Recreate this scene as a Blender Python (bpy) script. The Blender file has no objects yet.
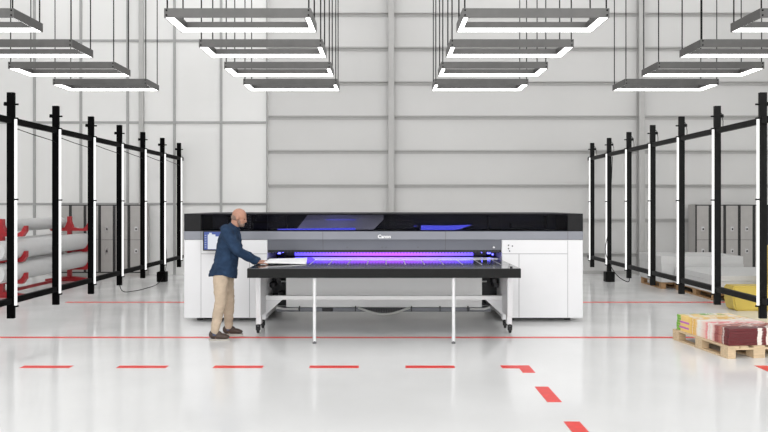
import bpy, bmesh, math, random
from mathutils import Vector, Matrix
random.seed(7)
C = bpy.context.scene.collection
F = 705.0; CX = 384.0; HY = 204.5; CH = 1.8
def PX(x, Y): return (x - CX) * Y / F
def PZ(y, Y): return CH - (y - HY) * Y / F

# ------------------------------------------------------------------ materials
def mat(name, col, rough=0.5, metal=0.0, spec=0.5, var=0.0, vscale=8.0, bump=0.0, bscale=40.0, emit=None, estr=0.0, coat=0.0, stretch=None, rvar=0.0):
    m = bpy.data.materials.new(name); m.use_nodes = True
    nt = m.node_tree; b = nt.nodes['Principled BSDF']
    b.inputs['Base Color'].default_value = (*col, 1)
    b.inputs['Roughness'].default_value = rough
    b.inputs['Metallic'].default_value = metal
    b.inputs['Specular IOR Level'].default_value = spec
    b.inputs['Coat Weight'].default_value = coat
    if emit:
        b.inputs['Emission Color'].default_value = (*emit, 1)
        b.inputs['Emission Strength'].default_value = estr
    if var or bump or rvar:
        tc = nt.nodes.new('ShaderNodeTexCoord'); mp = nt.nodes.new('ShaderNodeMapping')
        nt.links.new(tc.outputs['Object'], mp.inputs['Vector'])
        if stretch: mp.inputs['Scale'].default_value = stretch
    if var:
        n = nt.nodes.new('ShaderNodeTexNoise'); n.inputs['Scale'].default_value = vscale; n.inputs['Detail'].default_value = 4
        nt.links.new(mp.outputs['Vector'], n.inputs['Vector'])
        r = nt.nodes.new('ShaderNodeValToRGB')
        r.color_ramp.elements[0].position = 0.3; r.color_ramp.elements[1].position = 0.7
        r.color_ramp.elements[0].color = (*[max(0, c * (1 - var)) for c in col], 1)
        r.color_ramp.elements[1].color = (*[min(1, c * (1 + var)) for c in col], 1)
        nt.links.new(n.outputs['Fac'], r.inputs['Fac']); nt.links.new(r.outputs['Color'], b.inputs['Base Color'])
        if rvar:
            mr = nt.nodes.new('ShaderNodeMapRange')
            mr.inputs['From Min'].default_value = 0.3; mr.inputs['From Max'].default_value = 0.7
            mr.inputs['To Min'].default_value = rough - rvar; mr.inputs['To Max'].default_value = rough + rvar
            nt.links.new(n.outputs['Fac'], mr.inputs['Value']); nt.links.new(mr.outputs['Result'], b.inputs['Roughness'])
    if bump:
        n2 = nt.nodes.new('ShaderNodeTexNoise'); n2.inputs['Scale'].default_value = bscale
        nt.links.new(mp.outputs['Vector'], n2.inputs['Vector'])
        bp = nt.nodes.new('ShaderNodeBump'); bp.inputs['Strength'].default_value = bump; bp.inputs['Distance'].default_value = 0.01
        nt.links.new(n2.outputs['Fac'], bp.inputs['Height']); nt.links.new(bp.outputs['Normal'], b.inputs['Normal'])
    return m
def emis(name, col, s):
    m = bpy.data.materials.new(name); m.use_nodes = True; nt = m.node_tree; nt.nodes.clear()
    e = nt.nodes.new('ShaderNodeEmission'); e.inputs['Color'].default_value = (*col, 1); e.inputs['Strength'].default_value = s
    o = nt.nodes.new('ShaderNodeOutputMaterial'); nt.links.new(e.outputs[0], o.inputs[0]); return m

M = {}
M['floor'] = mat('polished_concrete', (0.80, 0.80, 0.797), 0.155, var=0.025, vscale=0.9, rvar=0.05, spec=0.5)
M['panel'] = mat('white_wall_panel', (0.76, 0.757, 0.745), 0.6, var=0.02, vscale=0.6)
M['joint'] = mat('panel_joint', (0.36, 0.36, 0.355), 0.6, var=0.05)
M['wallr'] = mat('grey_wall_cladding', (0.60, 0.595, 0.585), 0.6, var=0.03, vscale=0.5)
M['girt'] = mat('painted_girt', (0.44, 0.435, 0.425), 0.5, var=0.03)
M['column'] = mat('painted_column', (0.44, 0.435, 0.425), 0.5, var=0.03)
M['sidewall'] = mat('side_wall_paint', (0.66, 0.66, 0.65), 0.6, var=0.03, vscale=1)
M['ceiling'] = mat('ceiling_paint', (0.6, 0.6, 0.59), 0.7, var=0.03, vscale=1)
M['redline'] = mat('red_floor_tape', (0.80, 0.035, 0.025), 0.35, var=0.08, vscale=12)
M['black'] = mat('black_powder_coat', (0.0015, 0.0015, 0.0015), 0.5, var=0.2, spec=0.03)
M['blackr'] = mat('black_anodised', (0.008, 0.008, 0.008), 0.45, var=0.2, spec=0.10)
M['rubber'] = mat('black_rubber', (0.012, 0.012, 0.013), 0.6, var=0.1)
M['led'] = emis('led_tube_glow', (1, 1, 0.99), 1.15)
M['lamp'] = emis('lamp_diffuser_glow', (1, 1, 0.99), 4.0)
M['lampframe'] = mat('anthracite_lamp_metal', (0.095, 0.093, 0.09), 0.42, metal=0.3, var=0.08)
M['white'] = mat('white_painted_metal', (0.74, 0.74, 0.75), 0.38, var=0.012, vscale=3)
M['apron'] = mat('shade_lifted_white_metal', (0.90, 0.90, 0.90), 0.3, var=0.01, vscale=3)  # cabinet white made lighter to offset the shade under the table
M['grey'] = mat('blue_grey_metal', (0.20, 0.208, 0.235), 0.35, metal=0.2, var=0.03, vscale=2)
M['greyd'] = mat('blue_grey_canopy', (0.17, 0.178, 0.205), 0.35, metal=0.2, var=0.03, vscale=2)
M['seam'] = mat('dark_seam', (0.12, 0.12, 0.13), 0.6, var=0.05)
M['lseam'] = mat('panel_seam', (0.38, 0.38, 0.39), 0.6, var=0.05)
M['dark'] = mat('dark_hood_metal', (0.006, 0.006, 0.009), 0.5, var=0.1, spec=0.1)
M['endblock'] = mat('charcoal_end_cap', (0.012, 0.012, 0.013), 0.35, var=0.1, spec=0.12)
M['inner'] = mat('hood_interior', (0.010, 0.012, 0.030), 0.5, var=0.3, vscale=6)
M['hoodreflect'] = mat('hood_painted_reflection', (0.85, 0.84, 0.80), 0.5, metal=0.0, var=0.1, vscale=3)  # pale tone standing in for a grey reflection in the hood glass
M['tabletop'] = mat('dark_table_top', (0.03, 0.03, 0.034), 0.10, var=0.1, vscale=6, spec=1.0)
M['tableedge'] = mat('charcoal_table_edge', (0.014, 0.014, 0.014), 0.5, var=0.1, spec=0.12)
M['inlay'] = mat('aluminium_inlay', (0.45, 0.45, 0.47), 0.35, metal=0.5, var=0.05)
M['media'] = mat('white_print_media', (0.88, 0.88, 0.89), 0.2, var=0.01)
M['boardw'] = mat('white_foam_board', (0.93, 0.93, 0.93), 0.7, var=0.01, spec=0.2)
M['mech'] = mat('black_mechanism', (0.012, 0.012, 0.014), 0.45, metal=0.3, var=0.3)
M['tray'] = mat('grey_cable_tray', (0.13, 0.135, 0.15), 0.4, metal=0.4, var=0.1)
M['hose'] = mat('pale_hose', (0.5, 0.5, 0.49), 0.45, var=0.05)
M['chrome'] = mat('brushed_steel', (0.6, 0.6, 0.6), 0.3, metal=0.9, var=0.05)
M['red'] = mat('red_painted_steel', (0.36, 0.012, 0.018), 0.4, var=0.12)
M['roll'] = mat('white_media_roll', (0.56, 0.56, 0.56), 0.5, var=0.02)
M['rollcore'] = mat('cardboard_core', (0.28, 0.23, 0.18), 0.8, var=0.1)
M['locker'] = mat('grey_locker_metal', (0.40, 0.385, 0.37), 0.45, var=0.04)
M['lockerdark'] = mat('locker_frame_black', (0.02, 0.02, 0.02), 0.5, var=0.1)
M['wood'] = mat('pine_wood', (0.62, 0.47, 0.30), 0.65, var=0.16, vscale=6, stretch=(1, 9, 9), bump=0.1)
M['woodo'] = mat('old_pine_wood', (0.42, 0.25, 0.12), 0.65, var=0.2, vscale=6, stretch=(1, 9, 9), bump=0.1)
M['board'] = mat('white_rigid_board', (0.60, 0.60, 0.595), 0.55, var=0.015)
M['yellow'] = mat('yellow_painted_metal', (0.62, 0.46, 0.085), 0.42, var=0.07, vscale=3)
M['skin'] = mat('skin', (0.42, 0.215, 0.145), 0.5, var=0.10, vscale=25)
M['denim'] = mat('navy_cotton', (0.018, 0.038, 0.078), 0.85, var=0.28, vscale=9, bump=0.9, bscale=22, spec=0.2)
M['chino'] = mat('beige_cotton', (0.50, 0.40, 0.30), 0.85, var=0.14, vscale=7, bump=0.9, bscale=16, spec=0.2)
M['sock'] = mat('blue_sock', (0.07, 0.09, 0.16), 0.9, var=0.1)
M['shoe'] = mat('brown_leather', (0.055, 0.034, 0.026), 0.5, var=0.2)
M['sole'] = mat('pale_sole', (0.45, 0.42, 0.38), 0.6, var=0.05)
M['hair'] = mat('grey_hair', (0.24, 0.16, 0.125), 0.8, var=0.25, vscale=60)
M['eye'] = mat('dark_eye', (0.02, 0.015, 0.012), 0.2, var=0.1)
M['lip'] = mat('lips', (0.36, 0.14, 0.11), 0.5, var=0.1)
M['ui_blue'] = emis('screen_blue', (0.10, 0.14, 0.38), 0.9)
M['ui_white'] = emis('screen_white', (0.9, 0.93, 1.0), 0.75)
M['ui_grey'] = emis('screen_grey', (0.45, 0.5, 0.65), 0.75)
M['blue_led'] = emis('blue_led_glow', (0.10, 0.10, 1.0), 6.0)
M['logo'] = mat('white_lettering', (0.9, 0.9, 0.9), 0.4, var=0.01)

def uv_lamp_mat():
    m = bpy.data.materials.new('uv_lamp_glow'); m.use_nodes = True; nt = m.node_tree; nt.nodes.clear()
    tc = nt.nodes.new('ShaderNodeTexCoord'); sx = nt.nodes.new('ShaderNodeSeparateXYZ')
    mr = nt.nodes.new('ShaderNodeMapRange'); mr.inputs['From Min'].default_value = -1.4; mr.inputs['From Max'].default_value = 1.4
    r = nt.nodes.new('ShaderNodeValToRGB'); cr = r.color_ramp
    cr.elements[0].position = 0; cr.elements[0].color = (0.06, 0.045, 0.62, 1)
    cr.elements[1].position = 1; cr.elements[1].color = (0.08, 0.055, 0.62, 1)
    for p, c in ((0.22, (0.15, 0.055, 0.62, 1)), (0.45, (0.21, 0.05, 0.60, 1)), (0.58, (0.22, 0.05, 0.60, 1)), (0.76, (0.17, 0.06, 0.62, 1))):
        e = cr.elements.new(p); e.color = c
    e = nt.nodes.new('ShaderNodeEmission'); e.inputs['Strength'].default_value = 3.4
    o = nt.nodes.new('ShaderNodeOutputMaterial')
    nt.links.new(tc.outputs['Object'], sx.inputs[0]); nt.links.new(sx.outputs['X'], mr.inputs['Value'])
    nt.links.new(mr.outputs['Result'], r.inputs['Fac']); nt.links.new(r.outputs['Color'], e.inputs['Color'])
    nt.links.new(e.outputs[0], o.inputs[0]); return m
M['uv'] = uv_lamp_mat()

def glass_mat():
    m = bpy.data.materials.new('tinted_glass'); m.use_nodes = True; nt = m.node_tree; nt.nodes.clear()
    t = nt.nodes.new('ShaderNodeBsdfTransparent'); t.inputs['Color'].default_value = (0.62, 0.62, 0.68, 1)
    g = nt.nodes.new('ShaderNodeBsdfGlossy'); g.inputs['Roughness'].default_value = 0.03
    fr = nt.nodes.new('ShaderNodeFresnel'); fr.inputs['IOR'].default_value = 1.10
    mx = nt.nodes.new('ShaderNodeMixShader'); o = nt.nodes.new('ShaderNodeOutputMaterial')
    nt.links.new(fr.outputs[0], mx.inputs[0]); nt.links.new(t.outputs[0], mx.inputs[1]); nt.links.new(g.outputs[0], mx.inputs[2])
    nt.links.new(mx.outputs[0], o.inputs[0]); return m
M['glass'] = glass_mat()

def print_mat():
    """abstract printed artwork on the boards: bands of green, yellow, white, pink and dark red along the board"""
    m = bpy.data.materials.new('printed_artwork'); m.use_nodes = True; nt = m.node_tree; b = nt.nodes['Principled BSDF']
    b.inputs['Roughness'].default_value = 0.35
    L = nt.links.new
    tc = nt.nodes.new('ShaderNodeTexCoord'); sx = nt.nodes.new('ShaderNodeSeparateXYZ'); L(tc.outputs['Object'], sx.inputs[0])
    n = nt.nodes.new('ShaderNodeTexNoise'); n.inputs['Scale'].default_value = 3.2; n.inputs['Detail'].default_value = 2; n.inputs['Distortion'].default_value = 1.2
    L(tc.outputs['Object'], n.inputs['Vector'])
    # coordinate along the board (local y 0 near .. 1.15 far) bent by noise and by local x
    a = nt.nodes.new('ShaderNodeMath'); a.operation = 'MULTIPLY_ADD'; a.inputs[1].default_value = 0.5
    mp = nt.nodes.new('ShaderNodeMapping'); mp.inputs['Scale'].default_value = (1, 1, 0.15); L(tc.outputs['Object'], mp.inputs['Vector']); L(mp.outputs['Vector'], n.inputs['Vector'])
    s = nt.nodes.new('ShaderNodeMath'); s.operation = 'SUBTRACT'; s.inputs[1].default_value = 0.5; L(n.outputs['Fac'], s.inputs[0])
    L(s.outputs[0], a.inputs[0]); L(sx.outputs['Y'], a.inputs[2])
    r = nt.nodes.new('ShaderNodeValToRGB'); cr = r.color_ramp; cr.interpolation = 'EASE'
    cols = [(0.0, (0.12, 0.012, 0.015)), (0.10, (0.16, 0.02, 0.02)), (0.17, (0.55, 0.22, 0.17)), (0.22, (0.25, 0.03, 0.03)), (0.27, (0.75, 0.45, 0.40)),
            (0.34, (0.80, 0.10, 0.14)), (0.42, (0.85, 0.62, 0.55)), (0.55, (0.85, 0.82, 0.76)), (0.64, (0.80, 0.48, 0.10)),
            (0.75, (0.86, 0.62, 0.20)), (0.88, (0.84, 0.58, 0.20)), (0.93, (0.80, 0.62, 0.30)), (0.97, (0.25, 0.42, 0.06)), (1.0, (0.18, 0.42, 0.05))]
    cr.elements[0].position = cols[0][0]; cr.elements[0].color = (*cols[0][1], 1)
    cr.elements[1].position = 1; cr.elements[1].color = (*cols[-1][1], 1)
    for p, c in cols[1:-1]:
        e = cr.elements.new(p); e.color = (*c, 1)
    mr = nt.nodes.new('ShaderNodeMapRange'); mr.inputs['From Max'].default_value = 1.14
    L(a.outputs[0], mr.inputs['Value']); L(mr.outputs['Result'], r.inputs['Fac'])
    # white and rose blotches on the face
    n2 = nt.nodes.new('ShaderNodeTexNoise'); n2.inputs['Scale'].default_value = 5.5; n2.inputs['Distortion'].default_value = 2.0
    L(mp.outputs['Vector'], n2.inputs['Vector'])
    st = nt.nodes.new('ShaderNodeMapRange'); st.inputs['From Min'].default_value = 0.50; st.inputs['From Max'].default_value = 0.60
    L(n2.outputs['Fac'], st.inputs['Value'])
    # blotches only where local x > 0.03 (not on the long outer edge)
    gt = nt.nodes.new('ShaderNodeMath'); gt.operation = 'GREATER_THAN'; gt.inputs[1].default_value = 0.10; L(sx.outputs['Y'], gt.inputs[0])
    gx = nt.nodes.new('ShaderNodeMath'); gx.operation = 'GREATER_THAN'; gx.inputs[1].default_value = 0.36; L(sx.outputs['X'], gx.inputs[0])
    go = nt.nodes.new('ShaderNodeMath'); go.operation = 'MAXIMUM'; L(gt.outputs[0], go.inputs[0]); L(gx.outputs[0], go.inputs[1])
    mu = nt.nodes.new('ShaderNodeMath'); mu.operation = 'MULTIPLY'; L(go.outputs[0], mu.inputs[0]); L(st.outputs['Result'], mu.inputs[1])
    mx = nt.nodes.new('ShaderNodeMix'); mx.data_type = 'RGBA'; mx.inputs['B'].default_value = (0.86, 0.78, 0.72, 1)
    L(mu.outputs[0], mx.inputs['Factor']); L(r.outputs['Color'], mx.inputs['A'])
    L(mx.outputs['Result'], b.inputs['Base Color'])
    return m
M['print'] = print_mat()
M['violet'] = mat('violet_print_edge', (0.55, 0.16, 0.50), 0.4, var=0.1)
M['greenp'] = mat('green_print_edge', (0.20, 0.48, 0.05), 0.4, var=0.1)

# ------------------------------------------------------------------ mesh helpers
class MB:
    def __init__(s): s.bm = bmesh.new()
    def box(s, x0, x1, y0, y1, z0, z1, bev=0.0, rot=None, about=None):
        r = bmesh.ops.create_cube(s.bm, size=1.0); vs = r['verts']
        for v in vs:
            v.co = Vector(((x0 + x1) / 2 + v.co.x * (x1 - x0), (y0 + y1) / 2 + v.co.y * (y1 - y0), (z0 + z1) / 2 + v.co.z * (z1 - z0)))
        if bev > 0:
            es = list({e for v in vs for e in v.link_edges})
            r2 = bmesh.ops.bevel(s.bm, geom=es, offset=bev, segments=2, affect='EDGES', profile=0.5)
            vs = list(set(r2['verts']) | {v for v in vs if v.is_valid})
        if rot is not None:
            about = about or Vector((0, 0, 0))
            bmesh.ops.rotate(s.bm, verts=vs, cent=about, matrix=rot)
        return s
    def tube(s, pts, r, n=10, cap=True, sy=1.0, radii=None):
        pts = [Vector(p) for p in pts]; rings = []
        up = None
        for i, p in enumerate(pts):
            d = (pts[min(i + 1, len(pts) - 1)] - pts[max(i - 1, 0)]).normalized()
            if up is None:
                up = Vector((0, 0, 1)) if abs(d.z) < 0.9 else Vector((0, 1, 0))
            a = d.cross(up).normalized(); b = a.cross(d).normalized(); up = b
            rr = radii[i] if radii else (r, r)
            if not isinstance(rr, tuple): rr = (rr, rr)
            rings.append([s.bm.verts.new(p + a * math.cos(2 * math.pi * k / n) * rr[0] + b * math.sin(2 * math.pi * k / n) * rr[1]) for k in range(n)])
        for i in range(len(rings) - 1):
            for k in range(n):
                s.bm.faces.new((rings[i][k], rings[i][(k + 1) % n], rings[i + 1][(k + 1) % n], rings[i + 1][k]))
        if cap:
            s.bm.faces.new(list(reversed(rings[0]))); s.bm.faces.new(rings[-1])
        return s
    def prism(s, prof, axis, a0, a1):
        """extrude a 2-D profile along an axis: 'y' profile is (x,z); 'x' profile is (y,z); 'z' profile is (x,y)"""
        def P(u, v, a):
            return {'y': (u, a, v), 'x': (a, u, v), 'z': (u, v, a)}[axis]
        A = [s.bm.verts.new(P(u, v, a0)) for u, v in prof]; B = [s.bm.verts.new(P(u, v, a1)) for u, v in prof]
        n = len(prof); s.bm.faces.new(A); s.bm.faces.new(list(reversed(B)))
        for k in range(n): s.bm.faces.new((A[k], B[k], B[(k + 1) % n], A[(k + 1) % n]))
        return s
    def ell(s, c, r, rot=None, seg=20, rings=14):
        rr = bmesh.ops.create_uvsphere(s.bm, u_segments=seg, v_segments=rings, radius=1.0)
        for v in rr['verts']:
            q = Vector((v.co.x * r[0], v.co.y * r[1], v.co.z * r[2]))
            if rot is not None: q = rot @ q
            v.co = q + Vector(c)
        return s
    def build(s, name, m, parent=None, smooth=False, origin=None):
        bmesh.ops.recalc_face_normals(s.bm, faces=s.bm.faces[:])
        if origin is not None:
            for v in s.bm.verts: v.co -= Vector(origin)
        me = bpy.data.meshes.new(name); s.bm.to_mesh(me); s.bm.free()
        if smooth:
            for p in me.polygons: p.use_smooth = True
            me.set_sharp_from_angle(angle=math.radians(40))
        me.materials.append(M[m] if isinstance(m, str) else m)
        o = bpy.data.objects.new(name, me); C.objects.link(o)
        if origin is not None: o.location = origin
        if parent: o.parent = parent
        return o
def tag(o, label=None, cat=None, group=None, kind=None):
    if label: o['label'] = label
    if cat: o['category'] = cat
    if group: o['group'] = group
    if kind: o['kind'] = kind
    return o
def thing(name, loc, label, cat, group=None, rz=0):
    o = bpy.data.objects.new(name, None); C.objects.link(o); o.empty_display_size = 0.1
    o.location = loc; o.rotation_euler.z = rz
    return tag(o, label, cat, group)
def struct(mb, name, m): return tag(mb.build(name, m), kind='structure')
def copy_tree(o, parent=None):
    c = o.copy(); C.objects.link(c)
    if parent: c.parent = parent
    for ch in list(o.children): copy_tree(ch, c)
    return c

# ------------------------------------------------------------------ setting
WZ = 18.26; RX = 11.5; CZ = 8.2; Y0 = -5.0
struct(MB().box(-RX, RX, Y0, WZ + 0.3, -0.15, 0.0), 'floor', 'floor')
w = MB().box(-RX, RX, WZ, WZ + 0.3, 0, CZ); struct(w, 'wall_back', 'wallr')
struct(MB().box(-RX - 0.3, -RX, Y0, WZ, 0, CZ), 'wall_left', 'sidewall')
struct(MB().box(RX, RX + 0.3, Y0, WZ, 0, CZ), 'wall_right', 'sidewall')
# unseen ceiling, its long openings added to let world light in
cb = MB()
for x0, x1 in ((-RX, -10.2), (-7.0, -6.0), (-0.6, 0.6), (6.0, 7.0), (10.2, RX)):
    cb.box(x0, x1, Y0, WZ, CZ, CZ + 0.25)
for y in (-4.9, 0.6, 6.2, 11.8, 17.5): cb.box(-RX, RX, y - 0.12, y + 0.12, CZ - 0.0, CZ + 0.25)
struct(cb, 'ceiling', 'ceiling')
# left panelled partition in front of the back wall
xe = PX(267.3, 18.1); ti = 1
struct(MB().box(-RX, xe, 18.12, WZ, 0, CZ), 'wall_partition', 'panel')
jb = MB()
for xp in (-12, 34.3, 80.8, 127.6, 174.4, 221.0):
    X = PX(xp, 18.1); jb.box(X - 0.03, X + 0.03, 18.085, 18.12, 0, CZ)
for yp in (204.0, 122.5, 40.7):
    Z = PZ(yp, 18.1); jb.box(-RX, xe, 18.09, 18.12, Z - 0.03, Z + 0.03)
jb.box(xe - 0.03, xe + 0.0, 18.08, 18.12, 0, CZ)
struct(jb, 'trim_1', 'joint')
X = PX(142, 18.1); struct(MB().box(X - 0.055, X + 0.055, 18.0, 18.12, 0, CZ, 0.01), 'trim_2', 'column')
# girts and columns on the right part
gb = MB()
for i in range(9):
    Z = 0.50 + i * 0.887
    gb.prism([(WZ - 0.09, Z + 0.05), (WZ, Z + 0.05), (WZ, Z - 0.05), (WZ - 0.02, Z - 0.05), (WZ - 0.02, Z + 0.02), (WZ - 0.09, Z + 0.02)], 'x', xe + 0.02, RX)
struct(gb, 'trim_3', 'girt')
for k, xp in enumerate((391.3, 641.5)):
    X = PX(xp, 18.1)
    c = MB(); c.box(X - 0.075, X + 0.075, 18.06, 18.085, 0, CZ); c.box(X - 0.02, X + 0.02, 18.08, WZ - 0.01, 0, CZ)
    c.box(X - 0.075, X + 0.075, WZ - 0.03, WZ - 0.01, 0, CZ); struct(c, 'trim_%d' % (4 + k), 'column')
struct(MB().box(xe, RX, WZ - 0.05, WZ, 0, 0.09), 'baseboard_back', 'girt')
# roof beams the lamps hang from
for k, y in enumerate((9.0, 10.58, 12.28, 13.86)):
    struct(MB().box(-RX, RX, y - 0.45, y + 0.45, CZ - 0.12, CZ - 0.02, 0.01), 'trim_%d' % (8 + k), 'girt')

# red floor lines
def tape(name, x0, x1, y0, y1, label):
    o = MB().box(x0, x1, y0, y1, 0.0005, 0.003).build(name, 'redline'); return tag(o, label, 'floor marking')
tape('floor_line', -9, 4.55, 9.50, 9.585, 'long thin red line across the floor just in front of the printer and under the painted pallet')
tape('floor_line', -5.85, 6.3, 12.93, 13.03, 'thin red line on the floor running behind the printer from one light frame to the other')
names = ['leftmost', 'second from left', 'just ahead of the standing person', 'ahead of the left table leg', 'ahead of the right table leg']
for i, n in enumerate(names):
    x0 = -4.01 + i * 1.062
    o = tape('floor_dash', x0, x0 + 0.545, 7.757, 7.868, 'red dash in the foreground floor row, ' + n); o['group'] = 'red dashes across the foreground'
d = MB().prism([(1.30, 7.745), (1.485, 7.745), (1.485, 7.54), (1.62, 7.54), (1.62, 7.88), (1.30, 7.88)], 'z', 0.0005, 0.003).build('floor_corner_mark', 'redline')
tag(d, 'red angled corner mark where the row of dashes turns towards the viewer', 'floor marking')
for y0, y1, n in ((6.42, 6.96, 'just below the corner mark'), (5.30, 5.84, 'cut by the bottom edge of the picture')):
    o = tape('floor_dash', 1.487, 1.62, y0, y1, 'red dash slanting towards the viewer, ' + n); o['group'] = 'red dashes towards the viewer'
tape('floor_dash', 4.135, 4.27, 7.33, 7.87, 'red dash at the right edge of the picture below the painted pallet')

# ------------------------------------------------------------------ pendant lamps
LW = 1.8; K = 705 * LW
def make_lamp():
    t = thing('pendant_lamp', (0, 0, 0), 'x', 'lamp')
    D = 0.74; b = 0.085; h = 0.115; zi = 0.036
    f = MB()
    f.box(0, LW, 0, 0.012, 0, h); f.box(0, LW, D - 0.012, D, 0, h)
    f.box(0, 0.012, 0.012, D - 0.012, 0, h); f.box(LW - 0.012, LW, 0.012, D - 0.012, 0, h)
    f.box(b, LW - b, b, b + 0.01, zi, h); f.box(b, LW - b, D - b - 0.01, D - b, zi, h)
    f.box(b, b + 0.01, b, D - b, zi, h); f.box(LW - b - 0.01, LW - b, b, D - b, zi, h)
    f.box(0.012, LW - 0.012, 0.012, b, h - 0.01, h); f.box(0.012, LW - 0.012, D - b, D - 0.012, h - 0.01, h)
    f.box(0.012, b, b, D - b, h - 0.01, h); f.box(LW - b, LW - 0.012, b, D - b, h - 0.01, h)
    f.build('frame', 'lampframe', t)
    d = MB(); e = 0.012       # sloping diffuser ring
    o_ = [d.bm.verts.new(p) for p in ((e, e, 0.002), (LW - e, e, 0.002), (LW - e, D - e, 0.002), (e, D - e, 0.002))]
    i_ = [d.bm.verts.new(p) for p in ((b, b, zi), (LW - b, b, zi), (LW - b, D - b, zi), (b, D - b, zi))]
    o2 = [d.bm.verts.new(v.co + Vector((0, 0, 0.008))) for v in o_]; i2 = [d.bm.verts.new(v.co + Vector((0, 0, 0.008))) for v in i_]
    for k in range(4):
        j = (k + 1) % 4
        d.bm.faces.new((o_[k], o_[j], i_[j], i_[k])); d.bm.faces.new((o2[k], i2[k], i2[j], o2[j]))
        d.bm.faces.new((o_[k], o2[k], o2[j], o_[j])); d.bm.faces.new((i_[k], i_[j], i2[j], i2[k]))
    d.build('light_panel', 'lamp', t)
    for x in (0.03, LW - 0.03):
        for zz in (0.03, 0.09): MB().tube([(x, -0.006, zz), (x, 0.0, zz)], 0.011, 8).build('screw', 'black', t)
        for y in (0.03, D - 0.03):
            MB().tube([(x, y, h - 0.01), (x, y, CZ - 0.1 - 4.09)], 0.0095, 6).build('suspension_wire', 'blackr', t)
    return t
lamp0 = make_lamp()
rows = [('nearest and highest row', 0.006806, 17.5), ('second row', 0.008083, 0), ('third row', 0.00936, 0), ('farthest and lowest row', 0.010625, 0)]
colsn = [('at the left edge', -2.52), ('left of centre', -0.497), ('right of centre', 0.535), ('at the right edge', 2.56)]
first = True
for ri, (rn, iw, _) in enumerate(rows):
    Z = iw * K
    for ci, (cn, off) in enumerate(colsn):
        # off = the edge nearest the middle line, in lamp widths
        x = off * LW if ci >= 2 else off * LW - LW
        o = lamp0 if first else copy_tree(lamp0); first = False
        o.location = (x, Z, 4.09)
        o['label'] = 'rectangular grey pendant lamp %s, %s' % (cn, 'in the ' + rn)
        o['group'] = 'rectangular pendant lamps'

# ------------------------------------------------------------------ light frames
def smooth_pts(P, n=6):
    P = [Vector(p) for p in P]; out = []
    for i in range(len(P) - 1):
        a = P[max(i - 1, 0)]; b = P[i]; c = P[i + 1]; d = P[min(i + 2, len(P) - 1)]
        for k in range(n):
            t = k / n; out.append(0.5 * ((2 * b) + (c - a) * t + (2 * a - 5 * b + 4 * c - d) * t * t + (3 * b - a - 3 * c + d) * t ** 3))
    return out + [P[-1]]
def light_frame(side):
    X = -5.173 if side < 0 else 5.253
    s = -side                      # direction towards the room's middle
    bm = 'black' if side < 0 else 'blackr'
    t = thing('light_frame', (X, 9.78, 0), 'black light frame of upright posts with white tubes on the %s side of the hall' % ('left' if side < 0 else 'right'), 'light frame', 'light frames beside the printer')
    L = lambda *p: p
    ys = [i * 1.3345 for i in range(0, 7)]
    for i, y in enumerate([-1.3345] + ys):
        p = MB(); p.box(-0.05, 0.05, y - 0.028, y + 0.028, 0.22, 3.354, 0.006)
        post = p.build('post', bm, t)
        k = MB()
        k.tube([(-0.10, y, 3.19), (0.10, y, 3.19)], 0.013, 8); k.tube([(-s * 0.075, y, 3.17), (-s * 0.075, y, 3.22)], 0.026, 8)
        k.build('clamp_bolt', bm, post)
        xs = s * 0.064
        MB().box(xs - 0.013, xs + 0.013, y - 0.015, y + 0.02, 0.40, 3.0, 0.004).build('led_tube', 'led', post)
        for z in (0.39, 1.87, 2.995):
            MB().box(min(s * 0.045, s * 0.092), max(s * 0.045, s * 0.092), y - 0.02, y + 0.025, z - 0.011, z + 0.011).build('tube_clip', bm, post)
    for z in (2.965, 0.465):
        MB().box(-0.035, 0.035, -1.6, 8.3, z - 0.042, z + 0.042, 0.005).build('rail', bm, t)
    y = ys[5]
    MB().box(-0.105, 0.105, y - 0.10, y + 0.10, 0.0, 0.235, 0.012).build('weight_foot', bm, t)
    for i in range(6):
        y0 = ys[i]; y1 = ys[i + 1]
        c = MB()
        if side < 0: pts = [(0.04, y0 + 0.05, 2.86), (0.04, y0 + 0.5, 2.825), (0.04, y1 - 0.2, 2.79), (0.03, y1 - 0.06, 2.77), (0.03, y1 - 0.03, 2.95)]
        else: pts = [(0.06, y1 + 0.04, 3.27), (0.11, y1 + 0.08, 3.24), (0.15, y1 + 0.12, 3.12), (0.16, y1 + 0.15, 3.02)]
        c.tube(pts, 0.006, 6).build('cable', bm, t)
    if side < 0:
        c = MB().tube(smooth_pts([(0.03, ys[5] + 0.1, 0.9), (0.09, ys[5] + 0.05, 0.5), (0.12, ys[5] - 0.3, 0.16), (0.12, ys[4] + 0.6, 0.03), (0.1, ys[4], 0.012), (0, ys[3] + 0.8, 0.012), (-0.06, ys[3] + 0.3, 0.08), (-0.04, ys[3], 0.44)]), 0.007, 6)
        c.build('cable', bm, t)
    else:
        c = MB().tube(smooth_pts([(-0.02, ys[5] - 0.3, 2.9), (-0.05, ys[5] - 0.3, 2.2), (-0.10, ys[5] - 0.25, 1.2), (-0.16, ys[5] - 0.25, 0.7), (-0.05, ys[5] - 0.6, 0.25), (0.05, ys[4] + 0.2, 0.12), (0, ys[4], 0.3)]), 0.009, 6)
        c.build('cable', bm, t)
light_frame(-1); light_frame(1)

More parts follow.
